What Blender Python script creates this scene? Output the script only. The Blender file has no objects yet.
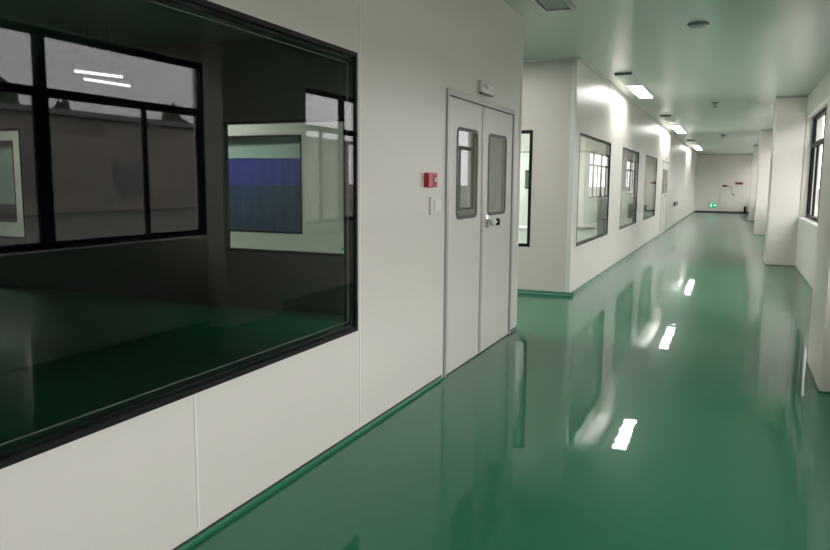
import bpy, bmesh, math, random
from mathutils import Vector, Matrix
S = bpy.context.scene
COL = S.collection
random.seed(4)

# ---------------------------------------------------------------- camera, sky, exposure
YAW, PITCH, ROLL, EYE = math.radians(23.4229), math.radians(7.2643), math.radians(0.4647), 1.45
fwd = Vector((-math.sin(YAW)*math.cos(PITCH), math.cos(YAW)*math.cos(PITCH), -math.sin(PITCH)))
rgt0 = Vector((math.cos(YAW), math.sin(YAW), 0)); up0 = rgt0.cross(fwd)
rgt = rgt0*math.cos(ROLL) + up0*math.sin(ROLL); upv = -rgt0*math.sin(ROLL) + up0*math.cos(ROLL)
cam_data = bpy.data.cameras.new('camera'); cam = bpy.data.objects.new('camera', cam_data); COL.objects.link(cam)
cam_data.sensor_fit = 'HORIZONTAL'; cam_data.sensor_width = 36; cam_data.lens = 730.507*36/830
cam_data.clip_start = 0.05; cam_data.clip_end = 600
cam.matrix_world = Matrix(((rgt.x, upv.x, -fwd.x, 0), (rgt.y, upv.y, -fwd.y, 0), (rgt.z, upv.z, -fwd.z, EYE), (0, 0, 0, 1)))
S.camera = cam

SKY_STRENGTH = 4.4
world = bpy.data.worlds.new('overcast_sky'); S.world = world; world.use_nodes = True
wn = world.node_tree; bg = wn.nodes['Background']
tc = wn.nodes.new('ShaderNodeTexCoord'); sep = wn.nodes.new('ShaderNodeSeparateXYZ'); ramp = wn.nodes.new('ShaderNodeValToRGB')
wn.links.new(tc.outputs['Generated'], sep.inputs[0]); wn.links.new(sep.outputs['Z'], ramp.inputs['Fac'])
ramp.color_ramp.elements[0].position = 0.0; ramp.color_ramp.elements[0].color = (0.80, 0.765, 0.77, 1)
ramp.color_ramp.elements[1].position = 0.8; ramp.color_ramp.elements[1].color = (1.0, 0.955, 0.935, 1)
wn.links.new(ramp.outputs['Color'], bg.inputs['Color']); bg.inputs['Strength'].default_value = SKY_STRENGTH

LAMP = 20.0          # ceiling panel lights of the corridor
ROOM_LAMP = 34.0  # panel lights in the rooms behind the windows
PASSAGE_FILL = 20.0      # unseen panels added to brighten the side passage and block front
S.view_settings.view_transform = 'Standard'; S.view_settings.look = 'None'
S.view_settings.exposure = 0.42; S.view_settings.gamma = 1.0
S.view_settings.use_curve_mapping = False

# ---------------------------------------------------------------- materials
def principled(name, col, rough=0.5, metal=0.0, spec=0.5, emit=None, estr=0.0, coat=0.0):
    m = bpy.data.materials.new(name); m.use_nodes = True
    b = m.node_tree.nodes['Principled BSDF']
    b.inputs['Base Color'].default_value = (*col, 1); b.inputs['Roughness'].default_value = rough
    b.inputs['Metallic'].default_value = metal; b.inputs['Specular IOR Level'].default_value = spec
    b.inputs['Coat Weight'].default_value = coat; b.inputs['Coat Roughness'].default_value = 0.05
    if emit: b.inputs['Emission Color'].default_value = (*emit, 1); b.inputs['Emission Strength'].default_value = estr
    return m
def vary(m, c1, c2, scale=(1, 1, 1), nscale=2.0, bump=0.0, bscale=8.0, detail=3.0):
    n = m.node_tree; b = n.nodes['Principled BSDF']
    t = n.nodes.new('ShaderNodeTexCoord'); mp = n.nodes.new('ShaderNodeMapping'); mp.inputs['Scale'].default_value = scale
    n.links.new(t.outputs['Object'], mp.inputs['Vector'])
    ns = n.nodes.new('ShaderNodeTexNoise'); ns.inputs['Scale'].default_value = nscale; ns.inputs['Detail'].default_value = detail
    n.links.new(mp.outputs[0], ns.inputs['Vector'])
    r = n.nodes.new('ShaderNodeValToRGB'); r.color_ramp.elements[0].color = (*c1, 1); r.color_ramp.elements[1].color = (*c2, 1)
    r.color_ramp.elements[0].position = .3; r.color_ramp.elements[1].position = .7
    n.links.new(ns.outputs['Fac'], r.inputs['Fac']); n.links.new(r.outputs['Color'], b.inputs['Base Color'])
    if bump:
        n2 = n.nodes.new('ShaderNodeTexNoise'); n2.inputs['Scale'].default_value = bscale; n2.inputs['Detail'].default_value = 2
        n.links.new(mp.outputs[0], n2.inputs['Vector'])
        bp = n.nodes.new('ShaderNodeBump'); bp.inputs['Strength'].default_value = 1.0; bp.inputs['Distance'].default_value = bump
        n.links.new(n2.outputs['Fac'], bp.inputs['Height']); n.links.new(bp.outputs['Normal'], b.inputs['Normal'])
        return bp
def glass(name, tint=(0.92, 0.97, 0.95), rough=0.0, gain=1.0, film=None):
    m = bpy.data.materials.new(name); m.use_nodes = True; n = m.node_tree
    for x in list(n.nodes): n.nodes.remove(x)
    out = n.nodes.new('ShaderNodeOutputMaterial'); mix = n.nodes.new('ShaderNodeMixShader')
    tr = n.nodes.new('ShaderNodeBsdfTransparent'); tr.inputs[0].default_value = (*tint, 1)
    gl = n.nodes.new('ShaderNodeBsdfGlossy'); gl.inputs['Roughness'].default_value = rough; gl.inputs['Color'].default_value = (1, 1, 1, 1)
    g = n.nodes.new('ShaderNodeNewGeometry')
    dot = n.nodes.new('ShaderNodeVectorMath'); dot.operation = 'DOT_PRODUCT'
    n.links.new(g.outputs['Normal'], dot.inputs[0]); n.links.new(g.outputs['Incoming'], dot.inputs[1])
    def mth(op, a, b=None):
        k = n.nodes.new('ShaderNodeMath'); k.operation = op
        for i, v in enumerate((a, b)):
            if v is None: continue
            if isinstance(v, (int, float)): k.inputs[i].default_value = v
            else: n.links.new(v, k.inputs[i])
        return k.outputs[0]
    c = mth('ABSOLUTE', dot.outputs['Value'])
    p = mth('POWER', mth('SUBTRACT', 1.0, c), 5.0)
    R = mth('MULTIPLY', mth('ADD', mth('MULTIPLY', p, 0.957), 0.043), gain)   # Schlick, one face of the sheet
    body = tr
    if film:
        body = n.nodes.new('ShaderNodeMixShader'); body.inputs['Fac'].default_value = film[3]
        df = n.nodes.new('ShaderNodeBsdfDiffuse'); df.inputs['Color'].default_value = (*film[:3], 1)
        n.links.new(tr.outputs[0], body.inputs[1]); n.links.new(df.outputs[0], body.inputs[2])
    n.links.new(R, mix.inputs['Fac']); n.links.new(body.outputs[0], mix.inputs[1]); n.links.new(gl.outputs[0], mix.inputs[2])
    n.links.new(mix.outputs[0], out.inputs['Surface'])
    return m

M = {}
M['panel'] = principled('painted_panel', (0.71, 0.673, 0.625), 0.34, coat=0.0)
vary(M['panel'], (0.70, 0.663, 0.613), (0.72, 0.683, 0.635), (1, 1, .25), 1.3)
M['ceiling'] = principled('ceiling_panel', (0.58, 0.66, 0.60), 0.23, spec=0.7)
M['plaster'] = principled('painted_wall', (0.74, 0.715, 0.67), 0.4)
M['column'] = principled('column_panel', (0.76, 0.725, 0.675), 0.35)
M['dark_wall'] = principled('unlit_room_wall', (0.06, 0.068, 0.064), 0.6)  # the room's darkness is put into this wall colour
def epoxy(name, c1, c2):
    m = bpy.data.materials.new(name); m.use_nodes = True; n = m.node_tree; L = n.links.new
    for x in list(n.nodes): n.nodes.remove(x)
    N = n.nodes.new
    out = N('ShaderNodeOutputMaterial'); tc = N('ShaderNodeTexCoord')
    ns = N('ShaderNodeTexNoise'); ns.inputs['Scale'].default_value = .5; L(tc.outputs['Object'], ns.inputs['Vector'])
    rp = N('ShaderNodeValToRGB'); rp.color_ramp.elements[0].color = (*c1, 1); rp.color_ramp.elements[1].color = (*c2, 1)
    rp.color_ramp.elements[0].position = .3; rp.color_ramp.elements[1].position = .7; L(ns.outputs['Fac'], rp.inputs['Fac'])
    mp = N('ShaderNodeMapping'); mp.inputs['Scale'].default_value = (1.0, 1.7, 1); L(tc.outputs['Object'], mp.inputs['Vector'])
    nb = N('ShaderNodeTexNoise'); nb.inputs['Scale'].default_value = 2.4; nb.inputs['Detail'].default_value = 2.5; L(mp.outputs[0], nb.inputs['Vector'])
    bp = N('ShaderNodeBump'); bp.inputs['Strength'].default_value = 1; bp.inputs['Distance'].default_value = .0011; L(nb.outputs['Fac'], bp.inputs['Height'])
    df = N('ShaderNodeBsdfDiffuse'); L(rp.outputs['Color'], df.inputs['Color'])
    g1 = N('ShaderNodeBsdfGlossy'); g1.inputs['Roughness'].default_value = .02; L(bp.outputs[0], g1.inputs['Normal'])
    g2 = N('ShaderNodeBsdfGlossy'); g2.inputs['Roughness'].default_value = .29; L(bp.outputs[0], g2.inputs['Normal'])
    gm = N('ShaderNodeMixShader'); gm.inputs['Fac'].default_value = .27; L(g1.outputs[0], gm.inputs[1]); L(g2.outputs[0], gm.inputs[2])
    fr = N('ShaderNodeFresnel'); fr.inputs['IOR'].default_value = 1.5
    mx = N('ShaderNodeMixShader'); L(fr.outputs[0], mx.inputs['Fac']); L(df.outputs[0], mx.inputs[1]); L(gm.outputs[0], mx.inputs[2])
    L(mx.outputs[0], out.inputs['Surface']); return m
M['floor'] = epoxy('green_epoxy', (0.015, 0.148, 0.072), (0.019, 0.166, 0.083))
M['cove'] = principled('green_epoxy_cove', (0.016, 0.15, 0.076), 0.3, spec=0.3)
M['alu'] = principled('aluminium_profile', (0.62, 0.62, 0.60), 0.28, 0.7)
M['seam'] = principled('panel_joint_strip', (0.82, 0.81, 0.78), 0.3)
M['gap'] = principled('dark_joint', (0.03, 0.03, 0.03), 0.6)
M['door'] = principled('door_leaf_paint', (0.68, 0.65, 0.605), 0.35)
M['doorframe'] = principled('door_frame_aluminium', (0.42, 0.41, 0.39), 0.35, 0.35)
M['black'] = principled('black_frame', (0.010, 0.010, 0.011), 0.5, spec=0.2)
M['darkgrey'] = principled('dark_grey_frame', (0.06, 0.06, 0.06), 0.4)
M['gasket'] = principled('dark_gasket', (0.05, 0.045, 0.04), 0.5)
M['spacer'] = principled('glazing_spacer', (0.18, 0.19, 0.18), 0.4)
M['white'] = principled('white_plastic', (0.80, 0.79, 0.76), 0.35)
M['whitebox'] = principled('white_enamel', (0.80, 0.80, 0.78), 0.3)
M['red'] = principled('red_plastic', (0.50, 0.012, 0.03), 0.35)
M['redsign'] = principled('red_sign', (0.38, 0.02, 0.03), 0.5)
M['chrome'] = principled('chrome', (0.75, 0.75, 0.75), 0.15, 1.0)
M['green'] = principled('exit_green', (0.0, 0.32, 0.16), 0.4, emit=(0.0, 0.55, 0.32), estr=0.35)
M['exitwhite'] = principled('exit_white', (0.8, 0.9, 0.85), 0.4, emit=(0.8, 1, 0.9), estr=0.9)
M['grey'] = principled('grey_plastic', (0.25, 0.25, 0.25), 0.5)
M['blue'] = principled('blue_film', (0.05, 0.045, 0.30), 0.4)
def drape(m, c1, c2):
    vary(m, c1, c2, (6, 6, .2), 2.0)
drape(M['blue'], (0.085, 0.07, 0.46), (0.12, 0.10, 0.58))
M['navy'] = principled('navy_film', (0.02, 0.045, 0.11), 0.45)
drape(M['navy'], (0.045, 0.075, 0.19), (0.06, 0.10, 0.24))
M['blind'] = principled('white_blind', (0.66, 0.67, 0.67), 0.6)
M['curtain'] = principled('mauve_curtain', (0.20, 0.15, 0.20), 0.8)
drape(M['curtain'], (0.16, 0.12, 0.16), (0.25, 0.19, 0.25))
M['pane'] = glass('window_glass', gain=1.0)
M['bigpane'] = glass('observation_glass', (0.84, 0.87, 0.845), gain=0.62)
M['doorpane'] = glass('door_glass', (0.7, 0.76, 0.72), gain=0.8, film=(0.36, 0.37, 0.31, 0.45))
M['blockpane'] = glass('block_glass', (0.95, 0.98, 0.96), gain=0.72)
M['outpane'] = glass('outer_glass', (0.97, 0.98, 0.98), gain=0.5)
M['lamp'] = principled('lit_diffuser', (0.9, 0.9, 0.88), 0.4, emit=(1, 0.98, 0.93), estr=LAMP)
M['lamp_off'] = principled('unlit_diffuser', (0.62, 0.66, 0.62), 0.35)
M['roomlamp'] = principled('room_diffuser', (0.9, 0.9, 0.88), 0.4, emit=(1, 0.98, 0.93), estr=ROOM_LAMP)
M['passagefill'] = principled('passage_fill', (0.9, 0.9, 0.88), 0.4, emit=(1, 0.96, 0.90), estr=PASSAGE_FILL)
M['tube'] = principled('lit_tube', (0.9, 0.9, 0.9), 0.4, emit=(1, 0.98, 0.95), estr=1.2)
M['concrete'] = principled('pale_concrete', (0.42, 0.41, 0.39), 0.8)
vary(M['concrete'], (0.38, 0.37, 0.35), (0.46, 0.45, 0.43), (1, 1, 1), 0.6)
M['asphalt'] = principled('dark_asphalt', (0.10, 0.105, 0.09), 0.85)
vary(M['asphalt'], (0.08, 0.085, 0.07), (0.13, 0.135, 0.115), (1, 1, 1), 0.4)
M['brownwall'] = principled('brown_render', (0.30, 0.26, 0.24), 0.85)
vary(M['brownwall'], (0.26, 0.225, 0.21), (0.34, 0.30, 0.275), (.3, .3, 1), 0.8)
M['roof'] = principled('grey_roof', (0.2, 0.19, 0.19), 0.7)
M['leaf'] = principled('dark_foliage', (0.05, 0.075, 0.05), 0.8)
M['bark'] = principled('bark', (0.06, 0.05, 0.04), 0.9)
M['bluetag'] = principled('blue_tag', (0.03, 0.06, 0.3), 0.5)

# ---------------------------------------------------------------- helpers
class MB:
    def __init__(self): self.bm = bmesh.new()
    def box(self, x0, x1, y0, y1, z0, z1, bev=0.0):
        t = bmesh.new()
        bmesh.ops.create_cube(t, size=1)
        for v in t.verts:
            v.co = Vector(((x0+x1)/2+v.co.x*(x1-x0), (y0+y1)/2+v.co.y*(y1-y0), (z0+z1)/2+v.co.z*(z1-z0)))
        if bev: bmesh.ops.bevel(t, geom=t.edges[:]+t.verts[:], offset=bev, segments=2, affect='EDGES', profile=.5)
        self.add(t); return self
    def add(self, t):
        me = bpy.data.meshes.new('tmp'); t.to_mesh(me); t.free(); self.bm.from_mesh(me); bpy.data.meshes.remove(me)
    def tube(self, pts, r, n=10):
        pts = [Vector(p) for p in pts]; rings = []
        for i, p in enumerate(pts):
            d = (pts[min(i+1, len(pts)-1)] - pts[max(i-1, 0)]).normalized()
            a = d.orthogonal().normalized(); b = d.cross(a)
            if rings:
                q = rings[-1][0].co - pts[i-1]; a = (q - d*q.dot(d)).normalized(); b = d.cross(a)
            rr = r[i] if isinstance(r, (list, tuple)) else r
            rings.append([self.bm.verts.new(p + a*rr*math.cos(2*math.pi*k/n) + b*rr*math.sin(2*math.pi*k/n)) for k in range(n)])
        for u, v in zip(rings, rings[1:]):
            for k in range(n): self.bm.faces.new((u[k], u[(k+1) % n], v[(k+1) % n], v[k]))
        self.bm.faces.new(rings[0][::-1]); self.bm.faces.new(rings[-1]); return self
    def poly(self, loop, depth, hole=None):
        """flat outline (3-D points) with an optional hole, thickened by the vector depth"""
        t = bmesh.new()
        vs = [t.verts.new(p) for p in loop]; es = [t.edges.new((vs[i], vs[(i+1) % len(vs)])) for i in range(len(vs))]
        if hole:
            hs = [t.verts.new(p) for p in hole]; es += [t.edges.new((hs[i], hs[(i+1) % len(hs)])) for i in range(len(hs))]
            bmesh.ops.triangle_fill(t, use_beauty=True, use_dissolve=False, edges=es)
        else: t.faces.new(vs)
        g = bmesh.ops.extrude_face_region(t, geom=t.faces[:])
        bmesh.ops.translate(t, verts=[v for v in g['geom'] if isinstance(v, bmesh.types.BMVert)], vec=depth)
        bmesh.ops.recalc_face_normals(t, faces=t.faces[:])
        self.add(t); return self
    def build(self, name, mat, parent=None, smooth=False):
        me = bpy.data.meshes.new(name)
        bmesh.ops.recalc_face_normals(self.bm, faces=self.bm.faces[:])
        self.bm.to_mesh(me); self.bm.free()
        me.materials.append(M[mat] if isinstance(mat, str) else mat)
        if smooth:
            for p in me.polygons: p.use_smooth = True
        o = bpy.data.objects.new(name, me); COL.objects.link(o)
        if parent is not None: place_child(o, parent)
        return o
def place_child(o, parent):
    o.parent = parent
    w = parent; off = Vector((0, 0, 0))
    while w is not None: off += w.location; w = w.parent
    if o.type == 'MESH':
        for v in o.data.vertices: v.co -= off
    else: o.location -= off
def recentre(o, p):
    p = Vector(p)
    for v in o.data.vertices: v.co -= p
    o.location = p; return o
def empty(name, loc):
    o = bpy.data.objects.new(name, None); COL.objects.link(o); o.location = loc; o.empty_display_size = .1; return o
def tag(o, label=None, cat=None, group=None, kind=None):
    if label: o['label'] = label
    if cat: o['category'] = cat
    if group: o['group'] = group
    if kind: o['kind'] = kind
    return o
def struct(o, label, cat): return tag(o, label, cat, kind='structure')
def copy_tree(o, dx, parent=None):
    c = o.copy(); COL.objects.link(c)
    if parent is None: c.location = o.location + Vector(dx)
    else: c.parent = parent
    for ch in list(o.children): copy_tree(ch, dx, c)
    return c
def cells(u0, u1, v0, v1, holes):
    us = sorted({u0, u1, *[h[0] for h in holes], *[h[1] for h in holes]}); vs = sorted({v0, v1, *[h[2] for h in holes], *[h[3] for h in holes]})
    us = [u for u in us if u0 <= u <= u1]; vs = [v for v in vs if v0 <= v <= v1]
    for a, b in zip(us, us[1:]):
        run = None
        for c, d in zip(vs, vs[1:]):
            mu, mv = (a+b)/2, (c+d)/2
            if any(h[0] < mu < h[1] and h[2] < mv < h[3] for h in holes):
                if run: yield (a, b, *run); run = None
            else: run = (run[0], d) if run else (c, d)
        if run: yield (a, b, *run)
def wall_x(x0, x1, y0, y1, z0, z1, holes=()):
    m = MB()
    for a, b, c, d in cells(y0, y1, z0, z1, holes): m.box(x0, x1, a, b, c, d)
    return m
def wall_y(y0, y1, x0, x1, z0, z1, holes=()):
    m = MB()
    for a, b, c, d in cells(x0, x1, z0, z1, holes): m.box(a, b, y0, y1, c, d)
    return m
def rrect(u0, u1, v0, v1, r, n=5):
    out = []
    for cu, cv, a0 in ((u1-r, v1-r, 0), (u0+r, v1-r, 90), (u0+r, v0+r, 180), (u1-r, v0+r, 270)):
        for k in range(n+1):
            a = math.radians(a0+90*k/n); out.append((cu+r*math.cos(a), cv+r*math.sin(a)))
    return out
def onx(loop, x): return [Vector((x, u, v)) for u, v in loop]
def ony(loop, y): return [Vector((u, y, v)) for u, v in loop]

LX = -1.917          # face of the left wall
BX = -1.875          # face of the block's side wall
H = 3.0              # ceiling height
END = 41.2           # end wall
WIN = (-0.4, 3.61, 0.61, 2.14)
DOOR = (4.96, 6.72, 0.0, 2.115)
FRONTS = [-3.1, 5.73, 14.67, 23.4, 32.3]

# ---------------------------------------------------------------- setting
struct(MB().box(-16, 1.5, -4.2, 41.4, -0.15, 0).build('floor', 'floor'), 'glossy green epoxy corridor floor mirroring lights and walls', 'floor')
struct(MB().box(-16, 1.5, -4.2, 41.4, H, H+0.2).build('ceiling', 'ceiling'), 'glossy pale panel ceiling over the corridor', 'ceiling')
struct(wall_x(LX-.08, LX, -4, 6.96, 0, H, [WIN, DOOR]).build('wall_left', 'panel'), 'pale panel wall with the big dark window and double door', 'wall')
WA = (-5.40, -3.15, 0.64, 2.11); WB = (-11.2, -8.66, 0.64, 2.11)
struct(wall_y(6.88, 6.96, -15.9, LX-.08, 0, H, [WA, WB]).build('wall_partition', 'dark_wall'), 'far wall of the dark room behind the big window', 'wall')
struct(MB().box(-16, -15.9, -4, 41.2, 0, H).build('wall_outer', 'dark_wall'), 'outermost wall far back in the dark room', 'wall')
struct(MB().box(-16, 1.5, -4.2, -4, 0, H).build('wall_rear', 'plaster'), 'rear wall closing the corridor', 'wall')
V1 = (-4.75, -2.413, 0.617, 2.122); W0 = (-8.4, -5.885, 0.66, 2.13); V3 = (-14.4, -11.95, 0.66, 2.13)
struct(wall_y(9.34, 9.42, -15.9, BX, 0, H, [V1, W0, V3]).build('wall_recess', 'panel'), 'pale front wall of the windowed block facing the camera', 'wall')
BW = [(9.66, 12.27, 0.62, 2.10), (13.65, 16.08, 0.62, 2.10), (17.42, 20.03, 0.62, 2.10)]
DOOR2 = (DOOR[0]+16.75, DOOR[1]+16.75, 0, 2.115)
struct(wall_x(BX-.08, BX, 9.42, END, 0, H, BW+[DOOR2]).build('wall_corridor', 'panel'), 'long pale side wall of the windowed block along the corridor', 'wall')
struct(MB().box(-8.1, -8.0, 9.42, END, 0, H).build('wall_inner', 'plaster'), 'white back wall inside the block rooms', 'wall')
for y in (12.95, 20.7, 25.0):
    struct(MB().box(-8.0, BX-.08, y, y+.08, 0, H).build('wall_divider', 'plaster'), 'white dividing wall between the block rooms', 'wall')
struct(MB().box(LX-.08, 1.5, END, END+.15, 0, H).build('wall_end', 'panel'), 'pale end wall of the corridor with red signs', 'wall')
# right-hand wall: apron, lintel and solid stretches
BAYS = [(-1.0, 6.16)] + [(f-6.74, f) for f in FRONTS[2:]+[END]]
holes = [(a, b, 0.86, 2.62) for a, b in BAYS]
mr = MB()
for a, b, c, d in cells(-4, END, 0, H, holes): mr.box(1.08, 1.34, a, b, c, d)
struct(mr.build('wall_right', 'plaster'), 'pale right wall with the window bays', 'wall')
for i, f in enumerate(FRONTS):
    x0 = 0.63 if i == 1 else 0.60
    p = MB().box(x0, 0.85 if i == 1 else 1.09, f, f+0.95, 0, H).build('pillar', 'column')
    struct(p, ['square pale pillar behind the viewpoint', 'square pale pillar cut by the right edge of the photo', 'square pale pillar just beyond the visible right window',
               'square pale pillar third along the right wall', 'square pale pillar farthest along the right wall'][i], 'pillar')
# skirtings
def cove(x, y0, y1, r, sgn=1):
    pts = [(0, 0), (r, 0)] + [(r-r*math.sin(math.radians(a)), r-r*math.cos(math.radians(a))) for a in (15, 30, 45, 60, 75)] + [(0, r)]
    return [Vector((x+sgn*u, y0, v)) for u, v in pts], Vector((0, y1-y0, 0))
m = MB(); m.poly(*cove(LX, -4, DOOR[0]-.03, .022)); m.poly(*cove(LX, DOOR[1]+.03, 6.96, .022))
struct(m.build('baseboard_left', 'cove'), 'green cove along the foot of the left wall', 'skirting')
m = MB().box(LX, LX+.004, -4, DOOR[0]-.03, .022, .030).box(LX, LX+.004, DOOR[1]+.03, 6.96, .022, .030)
struct(m.build('trim_1', 'gap'), 'thin dark joint above the green cove of the left wall', 'trim')
m = MB(); m.poly(*cove(BX, 9.34, DOOR2[0]-.03, .04)); m.poly(*cove(BX, DOOR2[1]+.03, END, .05))
struct(m.build('baseboard_corridor', 'cove'), 'shiny green cove along the foot of the block side wall', 'skirting')
pts = [(0, 0), (.05, 0)] + [(.05-.05*math.sin(math.radians(a)), .05-.05*math.cos(math.radians(a))) for a in (15, 30, 45, 60, 75)] + [(0, .05)]
m = MB(); m.poly([Vector((-15.9, 9.34-u, v)) for u, v in pts], Vector((15.9+BX+.05, 0, 0)))
struct(m.build('baseboard_recess', 'cove'), 'shiny green cove along the foot of the block front wall', 'skirting')
m = MB()
for i, f in enumerate(FRONTS):
    x0 = 0.63 if i == 1 else 0.60
    m.box(x0-.006, .85 if i == 1 else 1.08, f-.006, f, 0, .012); m.box(x0-.006, x0, f, f+.95, 0, .012)
for f0, f1 in zip(FRONTS, FRONTS[1:]+[END]): m.box(1.074, 1.08, f0+.95, f1-.006, 0, .012)
struct(m.build('baseboard_right', 'cove'), 'thin green edge along the foot of the right wall and pillars', 'skirting')
struct(MB().box(BX+.05, 1.08, END-.02, END, 0, .07).build('baseboard_end', 'gap'), 'black skirting along the foot of the end wall', 'skirting')
# corner and panel joints
m = MB()
for r, cx, cy, sx, sy in ((.045, BX, 9.34, 1, -1),):
    loop = [Vector((cx-.06, cy-.004, 0)), Vector((cx-.02, cy-.006, 0)), Vector((cx+.002, cy-.004, 0)), Vector((cx+.006, cy+.02, 0)), Vector((cx+.004, cy+.06, 0)), Vector((cx-.001, cy+.001, 0))]
    loop = [p + Vector((0, 0, .05)) for p in loop]
    m.poly(loop, Vector((0, 0, H-.05)))
struct(m.build('trim_2', 'seam'), 'pale corner strip on the front corner of the block', 'trim')
def seam_obj(name, y, z0, z1, label):
    struct(MB().box(LX, LX+.003, y-.006, y+.006, z0, z1).build(name, 'seam'), label, 'trim')
m = MB().box(LX, LX+.003, 2.228, 2.24, .05, .60).box(LX, LX+.003, .9, .912, .05, .60).box(LX, LX+.003, 3.634, 3.646, .05, 2.995)
struct(m.build('trim_3', 'seam'), 'thin pale vertical joints between panels under the big window', 'trim')
m = MB().box(LX-.03, LX+.004, 6.925, 6.964, .05, H)
struct(m.build('trim_4', 'seam'), 'pale strip on the free end of the left wall', 'trim')
# ceiling edge trims
m = MB().box(BX, BX+.03, 9.34, END, H-.03, H).box(-15.9, BX, 9.31, 9.34, H-.03, H)
struct(m.build('trim_5', 'alu'), 'slim metal cove between the ceiling and the block', 'trim')
m = MB().box(LX, 1.08, END-.03, END, H-.04, H)
struct(m.build('trim_6', 'doorframe'), 'slim dark line between the ceiling and the end wall', 'trim')
m = MB()
for i, f in enumerate(FRONTS):
    x0 = 0.63 if i == 1 else 0.60
    m.box(x0-.012, .85 if i == 1 else 1.08, f-.02, f, H-.03, H)
struct(m.build('trim_7', 'doorframe'), 'slim dark line where the pillars meet the ceiling', 'trim')

# ---------------------------------------------------------------- windows
def frame_x(x0, x1, w, t, extra=()):
    y0, y1, z0, z1 = w; m = MB()
    m.box(x0, x1, y0, y0+t, z0, z1).box(x0, x1, y1-t, y1, z0, z1).box(x0, x1, y0+t, y1-t, z0, z0+t).box(x0, x1, y0+t, y1-t, z1-t, z1)
    return m
def frame_y(y0, y1, w, t):
    a, b, z0, z1 = w; m = MB()
    m.box(a, a+t, y0, y1, z0, z1).box(b-t, b, y0, y1, z0, z1).box(a+t, b-t, y0, y1, z0, z0+t).box(a+t, b-t, y0, y1, z1-t, z1)
    return m
def inset(w, t): return (w[0]+t, w[1]-t, w[2]+t, w[3]-t)
def panel_window_x(name, w, label, t=.03, pane='blockpane', frame='black', X=LX):
    e = struct(empty(name, (X-.04, (w[0]+w[1])/2, w[2])), label, 'window')
    frame_x(X-.075, X+.004, w, t).build('frame', frame, e)
    q = inset(w, t); MB().box(X-.010, X-.004, *q).build('pane', pane, e)
    return e
e = panel_window_x('window_1', WIN, 'huge dark observation window in the left wall', .022, 'bigpane')
q = inset(WIN, .022)
frame_x(LX-.05, LX-.03, q, .012).build('inner_frame', 'black', e)
frame_x(LX-.03, LX-.026, inset(q, .035), .005).build('spacer', 'spacer', e)['label'] = 'thin grey glazing spacer'
for n, w, l in zip((2, 3, 4), BW, ('nearest thin-framed window in the block side wall', 'middle thin-framed window in the block side wall', 'farthest thin-framed window in the block side wall')):
    panel_window_x('window_%d' % n, w, l, .02, X=BX)
def panel_window_y(name, w, y, label, t, pane):
    e = struct(empty(name, ((w[0]+w[1])/2, y, w[2])), label, 'window')
    frame_y(y-.004, y+.075, w, t).build('frame', 'black', e)
    q = inset(w, t); MB().box(q[0], q[1], y+.012, y+.018, q[2], q[3]).build('pane', pane, e)
    return e
panel_window_y('window_5', V1, 9.34, 'black-framed window peeking out behind the left wall end', .04, 'pane')
panel_window_y('window_6', W0, 9.34, 'window with blue drape seen through the dark glass', .025, 'pane')
panel_window_y('window_7', WA, 6.885, 'inner window of the dark room in front of the blue drape', .03, 'pane')
panel_window_y('window_8', WB, 6.885, 'inner window of the dark room at the left photo edge', .03, 'pane')
panel_window_y('window_14', V3, 9.34, 'window of the block at the far left photo edge', .025, 'pane')
for k, (y0, f) in enumerate(BAYS):
    y1, z0, z1 = f, 0.86, 2.62
    e = struct(empty('window_%d' % (9+k), (1.2, (y0+y1)/2, z0)), ['black-framed window bay at the near end of the right wall', 'black-framed window bay visible at the right photo edge',
        'black-framed window bay between the second and third pillars', 'black-framed window bay between the third and fourth pillars', 'black-framed window bay next to the end wall'][k], 'window')
    xa, xb = 1.19, 1.25; t = .055; zt = 2.13
    MB().box(1.075, 1.33, y0, y1, z0-.005, z0+.025, .004).build('sill', 'whitebox', e)['label'] = 'white sill'
    fr = MB(); zb = z0+.03
    fr.box(xa, xb, y0, y1, zb, zb+t).box(xa, xb, y0, y1, z1-t, z1).box(xa, xb, y0, y1, zt-.035, zt+.035)
    divs = [f-1.93, f-3.75, f-5.6]
    ys = [y0+t/2] + divs[::-1] + [y1-t/2]
    for y in ys:
        h = t/2 if y not in divs else .04
        fr.box(xa, xb, y-h, y+h, zb+t, zt-.035).box(xa, xb, y-h, y+h, zt+.035, z1-t)
    fr.build('frame', 'black', e)
    sa = MB(); mids = []
    for a, b in zip(ys, ys[1:]):
        mid = b-.80 if b == ys[-1] else (a+b)/2
        mids.append(mid); sa.box(xa+.01, xb-.01, mid-.018, mid+.018, zb+t, zt-.035)
    for a, b in zip(ys, ys[1:]):      # thin sash rims inside the lower lights
        sa.box(xa+.015, xb-.015, a+.03, a+.06, zb+t, zt-.035).box(xa+.015, xb-.015, b-.075, b-.045, zb+t, zt-.035)
    sa.build('sash', 'black', e)
    for a, b in zip(ys, ys[1:]):
        MB().box(1.218, 1.222, a, b, zt+.03, z1-t+.01).build('pane', 'outpane', e)
        MB().box(1.218, 1.222, a, b, zb+t-.01, zt-.03).build('pane', 'outpane', e)

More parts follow.
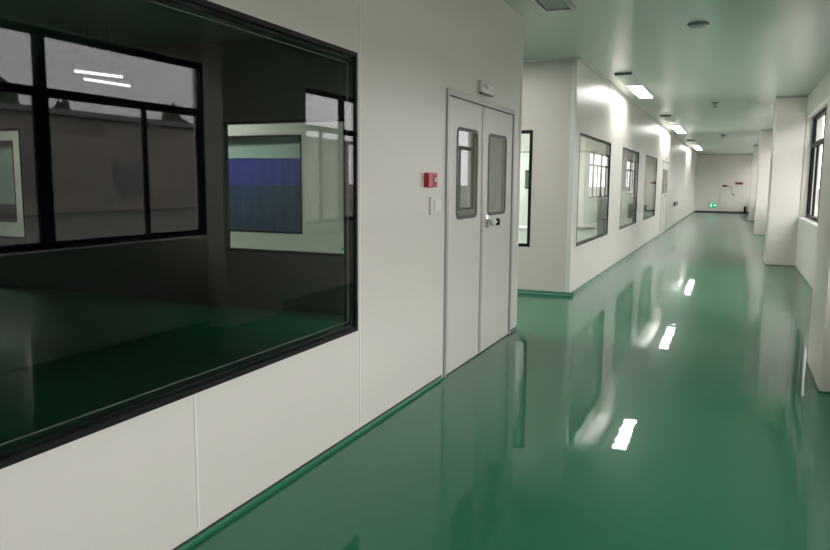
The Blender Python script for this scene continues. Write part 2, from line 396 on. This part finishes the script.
# ---------------------------------------------------------------- double doors
def leaf(root, y0, y1, win, handle_y):
    z0, z1 = 0.008, DOOR[3]-.05
    hole = rrect(win[0], win[1], win[2], win[3], .045)
    m = MB(); m.poly(onx([(y0, z0), (y1, z0), (y1, z1), (y0, z1)], LX-.045), Vector((.047, 0, 0)), onx(hole, LX-.045))
    lf = m.build('leaf', 'door', root)
    g = MB(); g.poly(onx(rrect(win[0]-.012, win[1]+.012, win[2]-.012, win[3]+.012, .055), LX-.003), Vector((.009, 0, 0)), onx(rrect(win[0]+.014, win[1]-.014, win[2]+.014, win[3]-.014, .033), LX-.003))
    g.build('window_gasket', 'gasket', lf)
    p = MB(); p.poly(onx(rrect(win[0]+.002, win[1]-.002, win[2]+.002, win[3]-.002, .043), LX-.001), Vector((.004, 0, 0)))
    p.build('pane', 'doorpane', lf)
    if handle_y:
        h = MB(); h.box(LX+.002, LX+.012, handle_y-.11, handle_y-.03, 1.07, 1.175, .004)
        h.tube([(LX+.01, handle_y-.07, 1.125), (LX+.05, handle_y-.07, 1.125)], .012)
        h.build('lock_plate', 'chrome', lf, True)
        h = MB(); h.tube([(LX+.03, handle_y-.07, 1.12), (LX+.055, handle_y-.07, 1.12), (LX+.075, handle_y-.07, 1.12), (LX+.082, handle_y-.07, 1.12)], [.018, .034, .034, .024], 16)
        h.tube([(LX+.06, handle_y-.06, 1.12), (LX+.062, handle_y+.05, 1.115)], .011)
        h.build('handle', 'whitebox', lf, True)
        h = MB(); h.tube([(LX+.045, handle_y+.04, 1.115), (LX+.078, handle_y+.055, 1.115)], .03, 14)
        h.build('handle_tip', 'black', lf, True)
    return lf
def double_door(name, label, seen):
    e = struct(empty(name, (LX, (DOOR[0]+DOOR[1])/2, 0)), label, 'door')
    t = .045
    m = MB().box(LX-.08, LX+.014, DOOR[0], DOOR[0]+t, 0, DOOR[3], .004).box(LX-.08, LX+.014, DOOR[1]-t, DOOR[1], 0, DOOR[3], .004).box(LX-.08, LX+.014, DOOR[0]+t, DOOR[1]-t, DOOR[3]-t, DOOR[3], .004)
    m.build('door_frame', 'doorframe', e)
    leaf(e, DOOR[0]+t+.008, 5.812, (5.195, 5.66, 1.18, 1.85), None)
    leaf(e, 5.828, DOOR[1]-t-.008, (5.965, 6.47, 1.18, 1.85), 6.01)
    MB().box(LX-.03, LX+.008, 5.775, 5.83, .008, DOOR[3]-.052, .003).build('meeting_strip', 'doorframe', e)
    return e
d1 = double_door('door_1', 'pale double door with two rounded windows in the left wall', True)
d2 = copy_tree(d1, (BX-LX, 16.75, 0)); d2.name = 'door_2'; d2['label'] = 'distant double door beyond the block windows'

# ---------------------------------------------------------------- ceiling fittings
def ceiling_light(y0, y1, x0, x1, lit, label, group, hh=.03, ends=False):
    e = tag(empty('ceiling_light', ((x0+x1)/2, (y0+y1)/2, H)), label, 'ceiling light', group)
    b = MB().box(x0, x1, y0, y1, H-hh, H, .004); b.build('housing', 'whitebox', e)
    MB().box(x0+.012, x1-.012, y0+.012, y1-.012, H-hh-.006, H-hh+.001, .002).build('diffuser', 'lamp' if lit else 'lamp_off', e)
    if ends: MB().box(x0, x1, y0-.015, y0, H-hh*.8, H, .002).build('shaded_end', 'darkgrey', e)['label'] = 'dark strip for the shade on the housing end'  # dark strip puts the shade on the near housing face into colour
    return e
LG = 'ceiling lights along the corridor'
for y0, y1, lit, lab in ((12.15, 13.85, True, 'lit ceiling light nearest the camera, above the first block window'),
                         (20.6, 23.6, True, 'lit ceiling light second from the camera'),
                         (31.8, 35.3, True, 'lit ceiling light closest to the end wall')):
    ceiling_light(y0, y1, -1.655, -1.415, lit, lab, LG)
for y0, y1, lit, lab in ((10.88, 12.11, False, 'unlit ceiling light in front of the nearest lit one'),
                         (17.8, 19.1, False, 'short unlit ceiling light in front of the second lit one'),
                         (27.9, 29.3, False, 'short unlit ceiling light in front of the farthest lit one')):
    ceiling_light(y0, y1, -1.655, -1.415, lit, lab, LG, ends=True)
# grille
e = tag(empty('ceiling_vent', (-1.52, 6.2, H)), 'slatted ceiling vent near the top edge beside the door wall', 'vent')
m = MB(); x0, x1, y0, y1 = -1.66, -1.38, 5.75, 6.70
m.box(x0, x1, y0, y0+.03, H-.03, H).box(x0, x1, y1-.03, y1, H-.03, H).box(x0, x0+.03, y0+.03, y1-.03, H-.03, H).box(x1-.03, x1, y0+.03, y1-.03, H-.03, H)
m.build('vent_frame', 'doorframe', e)
MB().box(x0+.03, x1-.03, y0+.03, y1-.03, H-.006, H-.001).build('backing', 'black', e)
for k in range(5):
    xx = x0+.06+k*.04
    MB().poly([Vector((xx-.012, y0+.03, H-.026)), Vector((xx+.010, y0+.03, H-.010)), Vector((xx+.012, y0+.03, H-.012)), Vector((xx-.010, y0+.03, H-.028))], Vector((0, y1-y0-.06, 0))).build('slat', 'doorframe', e)
# smoke detector
e = tag(empty('smoke_detector', (-.415, 7.84, H)), 'round ceiling detector at the top of the picture', 'smoke detector')
def lathe(cx, cy, prof, n=28):
    m = MB(); rings = []
    for r, z in prof: rings.append([m.bm.verts.new((cx+r*math.cos(2*math.pi*k/n), cy+r*math.sin(2*math.pi*k/n), z)) for k in range(n)])
    for a, b in zip(rings, rings[1:]):
        for k in range(n): m.bm.faces.new((a[k], a[(k+1) % n], b[(k+1) % n], b[k]))
    m.bm.faces.new(rings[0]); m.bm.faces.new(rings[-1][::-1]); return m
lathe(-.415, 7.84, [(.10, H), (.10, H-.012), (.085, H-.018), (.06, H-.018)]).build('base', 'grey', e, True)
lathe(-.415, 7.84, [(.065, H-.018), (.07, H-.028), (.055, H-.045), (.03, H-.05)]).build('sensor_head', 'lamp_off', e, True)
spr = None
e = tag(empty('sprinkler', (-.43, 15.36, H)), 'ceiling sprinkler nearer the camera', 'sprinkler', 'sprinklers on the corridor ceiling')
lathe(-.43, 15.36, [(.055, H), (.06, H-.010), (.04, H-.022), (.012, H-.02), (.012, H-.05)], 18).build('rose', 'darkgrey', e, True)
m = MB()
for s in (-1, 1): m.tube([(-.43+s*.008, 15.36, H-.045), (-.43+s*.022, 15.36, H-.065), (-.43+s*.006, 15.36, H-.09)], .005, 8)
m.build('yoke', 'darkgrey', e)
lathe(-.43, 15.36, [(.008, H-.088), (.045, H-.09), (.047, H-.096), (.008, H-.100)], 18).build('deflector', 'darkgrey', e)
s2 = copy_tree(e, (0, 10.05, 0)); s2['label'] = 'ceiling sprinkler farther down the corridor'
# rooms behind the windows
for (x, y, lab) in ((-4.0, 10.9, 'panel light in the first block room'), (-4.6, 14.9, 'panel light in the second block room'), (-3.07, 17.5, 'panel light in the third block room'), (-6.9, 11.2, 'panel light above the blue drape')):
    e = tag(empty('ceiling_light', (x, y, H)), lab, 'ceiling light', 'panel lights in the block rooms')
    MB().box(x-.3, x+.3, y-.6, y+.6, H-.04, H).build('housing', 'whitebox', e)
    MB().box(x-.28, x+.28, y-.58, y+.58, H-.046, H-.039).build('diffuser', 'roomlamp', e)
for (x, y, lab) in ((-3.1, 7.6, 'unseen fill panel in the side passage near the corridor'), (-7.6, 8.1, 'unseen fill panel deep in the side passage'), (-10.6, 8.1, 'unseen fill panel farthest back in the side passage')):  # out of view, added to light the passage and the block front
    e = tag(empty('ceiling_light', (x, y, H)), lab, 'ceiling light', 'unseen fill panels in the side passage')
    MB().box(x-.6, x+.6, y-.3, y+.3, H-.04, H).build('housing', 'whitebox', e)
    MB().box(x-.58, x+.58, y-.28, y+.28, H-.046, H-.039).build('diffuser', 'passagefill', e)
for (xa, ya, xb, yb, lab) in ((-8.84, 7.98, -8.66, 8.70, 'upper lit tube seen in the dark window'), (-9.40, 8.66, -9.36, 9.56, 'lower lit tube seen in the dark window')):
    s = 6.0/8.98   # brought forward along the line of sight to stay inside the dark room
    xa, ya, xb, yb = xa*s, ya*s, xb*s, yb*s; z = EYE+(H-EYE)*s
    e = tag(empty('tube_light', ((xa+xb)/2, (ya+yb)/2, z+.06)), lab, 'tube light', 'tube lights in the dark room')
    MB().tube([(xa, ya, z), (xb, yb, z)], .014, 10).build('tube', 'tube', e)
    d = Vector((xb-xa, yb-ya, 0)).normalized(); c = Vector((-d.y, d.x, 0))*.03
    a, b = Vector((xa, ya, z+.02)), Vector((xb, yb, z+.02))
    MB().poly([a-c, a+c, b+c, b-c], Vector((0, 0, .04))).build('batten', 'darkgrey', e)
    for q in (.3, .7): MB().tube([(xa*(1-q)+xb*q, ya*(1-q)+yb*q, z+.06), (xa*(1-q)+xb*q, ya*(1-q)+yb*q, H)], .0015, 6).build('hanger', 'darkgrey', e)

# ---------------------------------------------------------------- wall fittings
e = tag(empty('fire_call_point', (LX, 4.68, 1.41)), 'small red fire call box on the wall left of the double door', 'fire alarm')
MB().box(LX, LX+.035, 4.56, 4.725, 1.415, 1.512, .006).build('housing', 'red', e)
MB().box(LX+.035, LX+.038, 4.65, 4.71, 1.43, 1.495, .001).build('button_plate', 'redsign', e)
m = MB()
for z in (1.468, 1.452): m.box(LX+.038, LX+.040, 4.665, 4.695, z, z+.012)
m.build('marking', 'white', e)['label'] = 'white marks'
e = tag(empty('light_switch', (LX, 4.79, 1.22)), 'pale square switch plate below the red call box', 'switch')
MB().box(LX, LX+.012, 4.66, 4.88, 1.225, 1.35, .004).build('plate', 'panel', e)
MB().box(LX+.012, LX+.02, 4.72, 4.84, 1.25, 1.325, .003).build('rocker', 'white', e)
e = tag(empty('emergency_light', (LX, 5.84, 2.16)), 'small white emergency light box above the double door', 'emergency light')
MB().box(LX, LX+.03, 5.66, 5.98, 2.165, 2.255, .006).build('housing', 'white', e)
MB().box(LX+.03, LX+.032, 5.70, 5.82, 2.20, 2.238, .0005).build('badge', 'doorframe', e)
MB().box(LX+.004, LX+.031, 5.67, 5.97, 2.156, 2.165).build('base_strip', 'darkgrey', e)
e2 = copy_tree(e, (BX-LX, 16.75, 0)); e2['label'] = 'small white emergency light box above the distant double door'

def exit_sign(cx, y, z0, z1, w, label):
    e = tag(empty('exit_sign', (cx, y, z0)), label, 'exit sign', 'low exit signs on the walls')
    x0, x1 = cx-w/2, cx+w/2; h = z1-z0
    MB().box(x0, x1, y-.03, y, z0, z1, .004).build('housing', 'green', e)
    def P(u, v): return (x0+u*w, v*h+z0)
    m = MB(); yy = y-.030; dp = Vector((0, -.003, 0))
    # running figure: head, trunk, arms, legs
    hx, hz = P(.33, .80); m.poly(ony([(hx+.10*h*math.cos(a*math.pi/5), hz+.10*h*math.sin(a*math.pi/5)) for a in range(10)], yy), dp)
    for q in ([(.25, .68), (.34, .70), (.31, .40), (.22, .40)], [(.34, .66), (.44, .52), (.42, .46), (.32, .58)], [(.25, .66), (.14, .56), (.15, .49), (.26, .58)],
              [(.27, .42), (.31, .42), (.42, .26), (.36, .10), (.32, .12), (.36, .26)], [(.22, .42), (.26, .38), (.20, .20), (.08, .18), (.08, .25), (.17, .27)]):
        m.poly(ony([P(*p) for p in q], yy), dp)
    m.build('running_figure', 'exitwhite', e)['label'] = 'white running figure'
    m = MB(); m.poly(ony([P(*p) for p in [(.60, .42), (.78, .42), (.78, .25), (.94, .5), (.78, .75), (.78, .58), (.60, .58)]], yy), dp)
    m.build('arrow', 'exitwhite', e)['label'] = 'white arrow'
    return e
exit_sign(-.99, END, .255, .48, .38, 'glowing green exit sign low on the end wall')
exit_sign(-5.13, 9.34, .36, .49, .16, 'tiny green exit sign low behind the dark window')
e = tag(empty('floor_sign_box', (BX, 27.1, .70)), 'small dark sign box low on the block side wall', 'sign')
MB().box(BX, BX+.05, 26.5, 27.9, .70, .83, .004).build('housing', 'darkgrey', e); MB().box(BX+.05, BX+.053, 26.9, 27.4, .74, .80).build('face', 'grey', e)
# end wall
e = tag(empty('red_sign', (-.47, END, 1.32)), 'short red sign on the end wall, the left of two', 'sign', 'red signs on the end wall')
MB().box(-.58, -.36, END-.015, END, 1.325, 1.42, .003).build('plate', 'redsign', e); MB().box(-.57, -.37, END-.02, END-.015, 1.335, 1.36).build('lower_band', 'gasket', e)
e = tag(empty('red_sign', (.2, END, 1.44)), 'long red sign on the end wall, the right of two', 'sign', 'red signs on the end wall')
MB().box(.02, .38, END-.015, END, 1.445, 1.565, .003).build('plate', 'redsign', e); MB().box(.03, .37, END-.02, END-.015, 1.50, 1.555).build('upper_band', 'gasket', e)
e = tag(empty('wall_pipe', (-.2, END, .9)), 'thin bent grey pipe between the two red signs', 'pipe')
MB().tube([(-.36, END-.03, 1.37), (-.24, END-.03, 1.36), (-.15, END-.03, 1.29), (-.12, END-.03, 1.15), (-.12, END-.03, .98)], .02, 8).build('pipe', 'doorframe', e, True)
MB().box(-.15, -.09, END-.05, END, .95, .99).build('clip', 'grey', e)
t = tag(recentre(MB().box(-.05, .01, END-.03, END, .87, .96, .004).build('wall_tag', 'bluetag'), (-.02, END, .87)), 'tiny blue tag under the right red sign on the end wall', 'tag')
e = tag(empty('wall_cabinet', (-.4, END, .1)), 'faint pale flush cabinet under the left red sign', 'cabinet')
MB().box(-.66, -.12, END-.03, END, .18, 1.22, .004).build('body', 'panel', e)
MB().box(-.64, -.395, END-.036, END-.03, .20, 1.20).build('door', 'panel', e); MB().box(-.385, -.14, END-.036, END-.03, .20, 1.20).build('door', 'panel', e)
e = tag(empty('waste_bin', (.55, END-.3, 0)), 'small black bin in the far right corner of the corridor', 'bin')
lathe(.55, END-.3, [(.055, 0), (.065, .29), (.07, .30), (.06, .30), (.055, .28)], 20).build('body', 'black', e, True)
lathe(.55, END-.3, [(.068, .30), (.06, .33), (.02, .35)], 20).build('lid', 'darkgrey', e, True)

# ---------------------------------------------------------------- things behind the block windows
def wavy(x0, x1, y, z0, z1, amp, n):
    a = [(x0+(x1-x0)*k/n, y+amp*math.sin(k*1.3)+amp*.5*math.sin(k*2.9)) for k in range(n+1)]
    loop = [Vector((u, v, z0)) for u, v in a] + [Vector((u, v+.012, z0)) for u, v in a[::-1]]
    return MB().poly(loop, Vector((0, 0, z1-z0)))
e = tag(empty('window_drape', (-7.1, 9.5, .5)), 'blue and navy film drape behind the lit window in the dark glass', 'drape')
wavy(-8.5, -5.7, 9.475, 1.36, 1.80, .006, 60).build('upper_film', 'blue', e)
wavy(-8.5, -5.7, 9.465, .40, 1.38, .006, 60).build('lower_film', 'navy', e)
MB().tube([(-8.6, 9.475, 1.80), (-5.6, 9.475, 1.80)], .012).build('rail', 'white', e)
for x in (-8.55, -5.65): MB().tube([(x, 9.42, 1.80), (x, 9.475, 1.80)], .008, 8).build('bracket', 'white', e)
e = tag(empty('roller_blind', (-7.1, 9.5, 1.2)), 'white roller blind above the blue drape', 'blind')
MB().box(-8.6, -5.6, 9.50, 9.51, 1.2, 2.4).build('cloth', 'blind', e)
MB().tube([(-8.6, 9.46, 2.4), (-5.6, 9.46, 2.4)], .04, 14).build('roller', 'white', e)
e = tag(empty('roller_blind', (-13.2, 9.5, .7)), 'white roller blind in the window at the far left photo edge', 'blind')
MB().box(-14.5, -11.85, 9.50, 9.51, .98, 2.4).build('cloth', 'blind', e)
MB().tube([(-14.5, 9.46, 2.4), (-11.85, 9.46, 2.4)], .04, 14).build('roller', 'white', e)
# front window by the wall end
e = tag(empty('screen_board', (-3.4, 12.2, 0)), 'white screen board behind the black-framed window', 'screen')
MB().box(-4.8, -2.05, 12.22, 12.25, 0, 1.95).build('board', 'white', e); MB().box(-4.8, -2.05, 12.21, 12.26, 1.95, 1.98).build('top_rail', 'doorframe', e); MB().box(-4.8, -2.05, 12.20, 12.22, .70, .73).build('mid_rail', 'grey', e)
e = tag(empty('control_box', (-2.58, 9.85, 0)), 'dark grey box inside the black-framed window', 'box')
MB().box(-2.625, -2.535, 9.80, 9.90, 1.37, 1.62, .006).build('body', 'gasket', e); MB().box(-2.615, -2.545, 9.795, 9.80, 1.39, 1.60).build('cover', 'grey', e)
MB().tube([(-2.58, 9.86, 0), (-2.58, 9.86, 1.37)], .012).box(-2.68, -2.48, 9.76, 9.96, 0, .012, .003).build('stand', 'alu', e)
# curtain and white post behind the middle block window
e = tag(empty('curtain', (-2.5, 19.5, 1.2)), 'mauve curtain hanging behind the middle block window', 'curtain')
wavy(-2.66, -2.41, 19.5, 1.27, 2.45, .015, 24).build('cloth', 'curtain', e)
MB().tube([(-2.70, 19.51, 2.45), (-2.40, 19.51, 2.45)], .012).build('rail', 'alu', e)
for x in (-2.68, -2.43): MB().tube([(x, 19.51, 2.45), (x, 19.51, H)], .008, 8).build('hanger', 'alu', e)
t = tag(recentre(MB().tube([(-2.33, 19.45, 0), (-2.33, 19.45, H)], .055, 20).build('round_post', 'whitebox', None, True), (-2.33, 19.45, 0)), 'white round post beside the mauve curtain', 'post')
e = tag(empty('office_chair', (-2.20, 18.1, 0)), 'dark office chair behind the middle block window', 'chair')
cx, cy = -2.20, 18.1
MB().box(cx-.17, cx+.17, cy-.2, cy+.2, .42, .48, .02).build('seat', 'black', e)
MB().box(cx-.13, cx+.13, cy+.17, cy+.22, .62, .97, .02).build('backrest', 'black', e)
MB().tube([(cx, cy, .42), (cx, cy, .09)], .025).build('gas_column', 'darkgrey', e)
MB().tube([(cx, cy+.19, .45), (cx, cy+.20, .66)], .02).build('back_bracket', 'darkgrey', e)
for k in range(5):
    a = 2*math.pi*k/5; MB().tube([(cx, cy, .09), (cx+.17*math.cos(a), cy+.17*math.sin(a), .05), (cx+.17*math.cos(a), cy+.17*math.sin(a), 0)], [.022, .018, .02], 8).build('leg', 'darkgrey', e)
t = tag(recentre(MB().box(-2.62, -2.2, 20.66, 20.70, 1.35, 1.55, .003).build('notice', 'redsign'), (-2.4, 20.68, 1.35)), 'red notice on the wall behind the farthest block window', 'notice')
e = tag(empty('work_table', (-3.5, 11.6, 0)), 'long pale bench inside the nearest block window', 'table')
MB().box(-4.4, -2.6, 11.0, 11.7, .72, .76, .004).build('table_top', 'whitebox', e)
for x in (-4.35, -2.65):
    for y in (11.05, 11.65): MB().box(x-.02, x+.02, y-.02, y+.02, 0, .72).build('leg', 'alu', e)

# ---------------------------------------------------------------- outside the right-hand windows
struct(recentre(MB().box(7, 260, -150, 400, -.6, -.4).build('ground', 'asphalt'), (60, 60, -.4)), 'dark yard outside the windows', 'ground')
struct(recentre(MB().box(1.5, 7, -150, 400, -.6, -.39).build('path', 'concrete'), (4, 60, -.4)), 'pale paved path along the building', 'path')
e = tag(empty('outbuilding', (34, 0, -.4)), 'low brown building across the yard, seen only reflected', 'building')
MB().box(30, 40, -60, 62, -.4, 4.9).build('wall', 'brownwall', e); MB().box(29.6, 40.4, -60.4, 62.4, 4.9, 5.2).build('roof', 'roof', e)
for k in range(12):
    y = -30+k*7; MB().box(29.95, 30.0, y, y+2.4, .6, 2.4).build('window', 'roof', e)
def tree(x, y, h, label):
    e = tag(empty('tree', (x, y, -.4)), label, 'tree', 'trees beyond the outbuilding')
    MB().tube([(x, y, -.4), (x+.1, y, h*.5), (x, y, h*.8)], [.22, .15, .05], 8).build('trunk', 'bark', e)
    t = bmesh.new(); bmesh.ops.create_icosphere(t, subdivisions=4, radius=1)
    for v in t.verts:
        d = v.co.normalized(); n = 1+.18*math.sin(7*d.x+x)*math.sin(6*d.y+y)+.16*math.sin(13*d.z+3*d.x)*math.sin(11*d.y)+random.uniform(-.07, .07)
        s = 1-.55*max(0, d.z); v.co = Vector((d.x*h*.24*n*s+x, d.y*h*.24*n*s+y, d.z*h*.42*n+h*.6))
    m = MB(); m.add(t); m.build('crown', 'leaf', e)
for i, (x, y, h, l) in enumerate(((46, 30, 9.2, 'dark tree reflected at the far left of the big window'), (46, 38, 8.4, 'shorter dark tree reflected in the left pane'), (47, 44.5, 7.6, 'small dark tree behind the low brown building'), (45, 55, 8.0, 'slim dark tree near the end of the low brown building'))):
    tree(x, y, h, l)
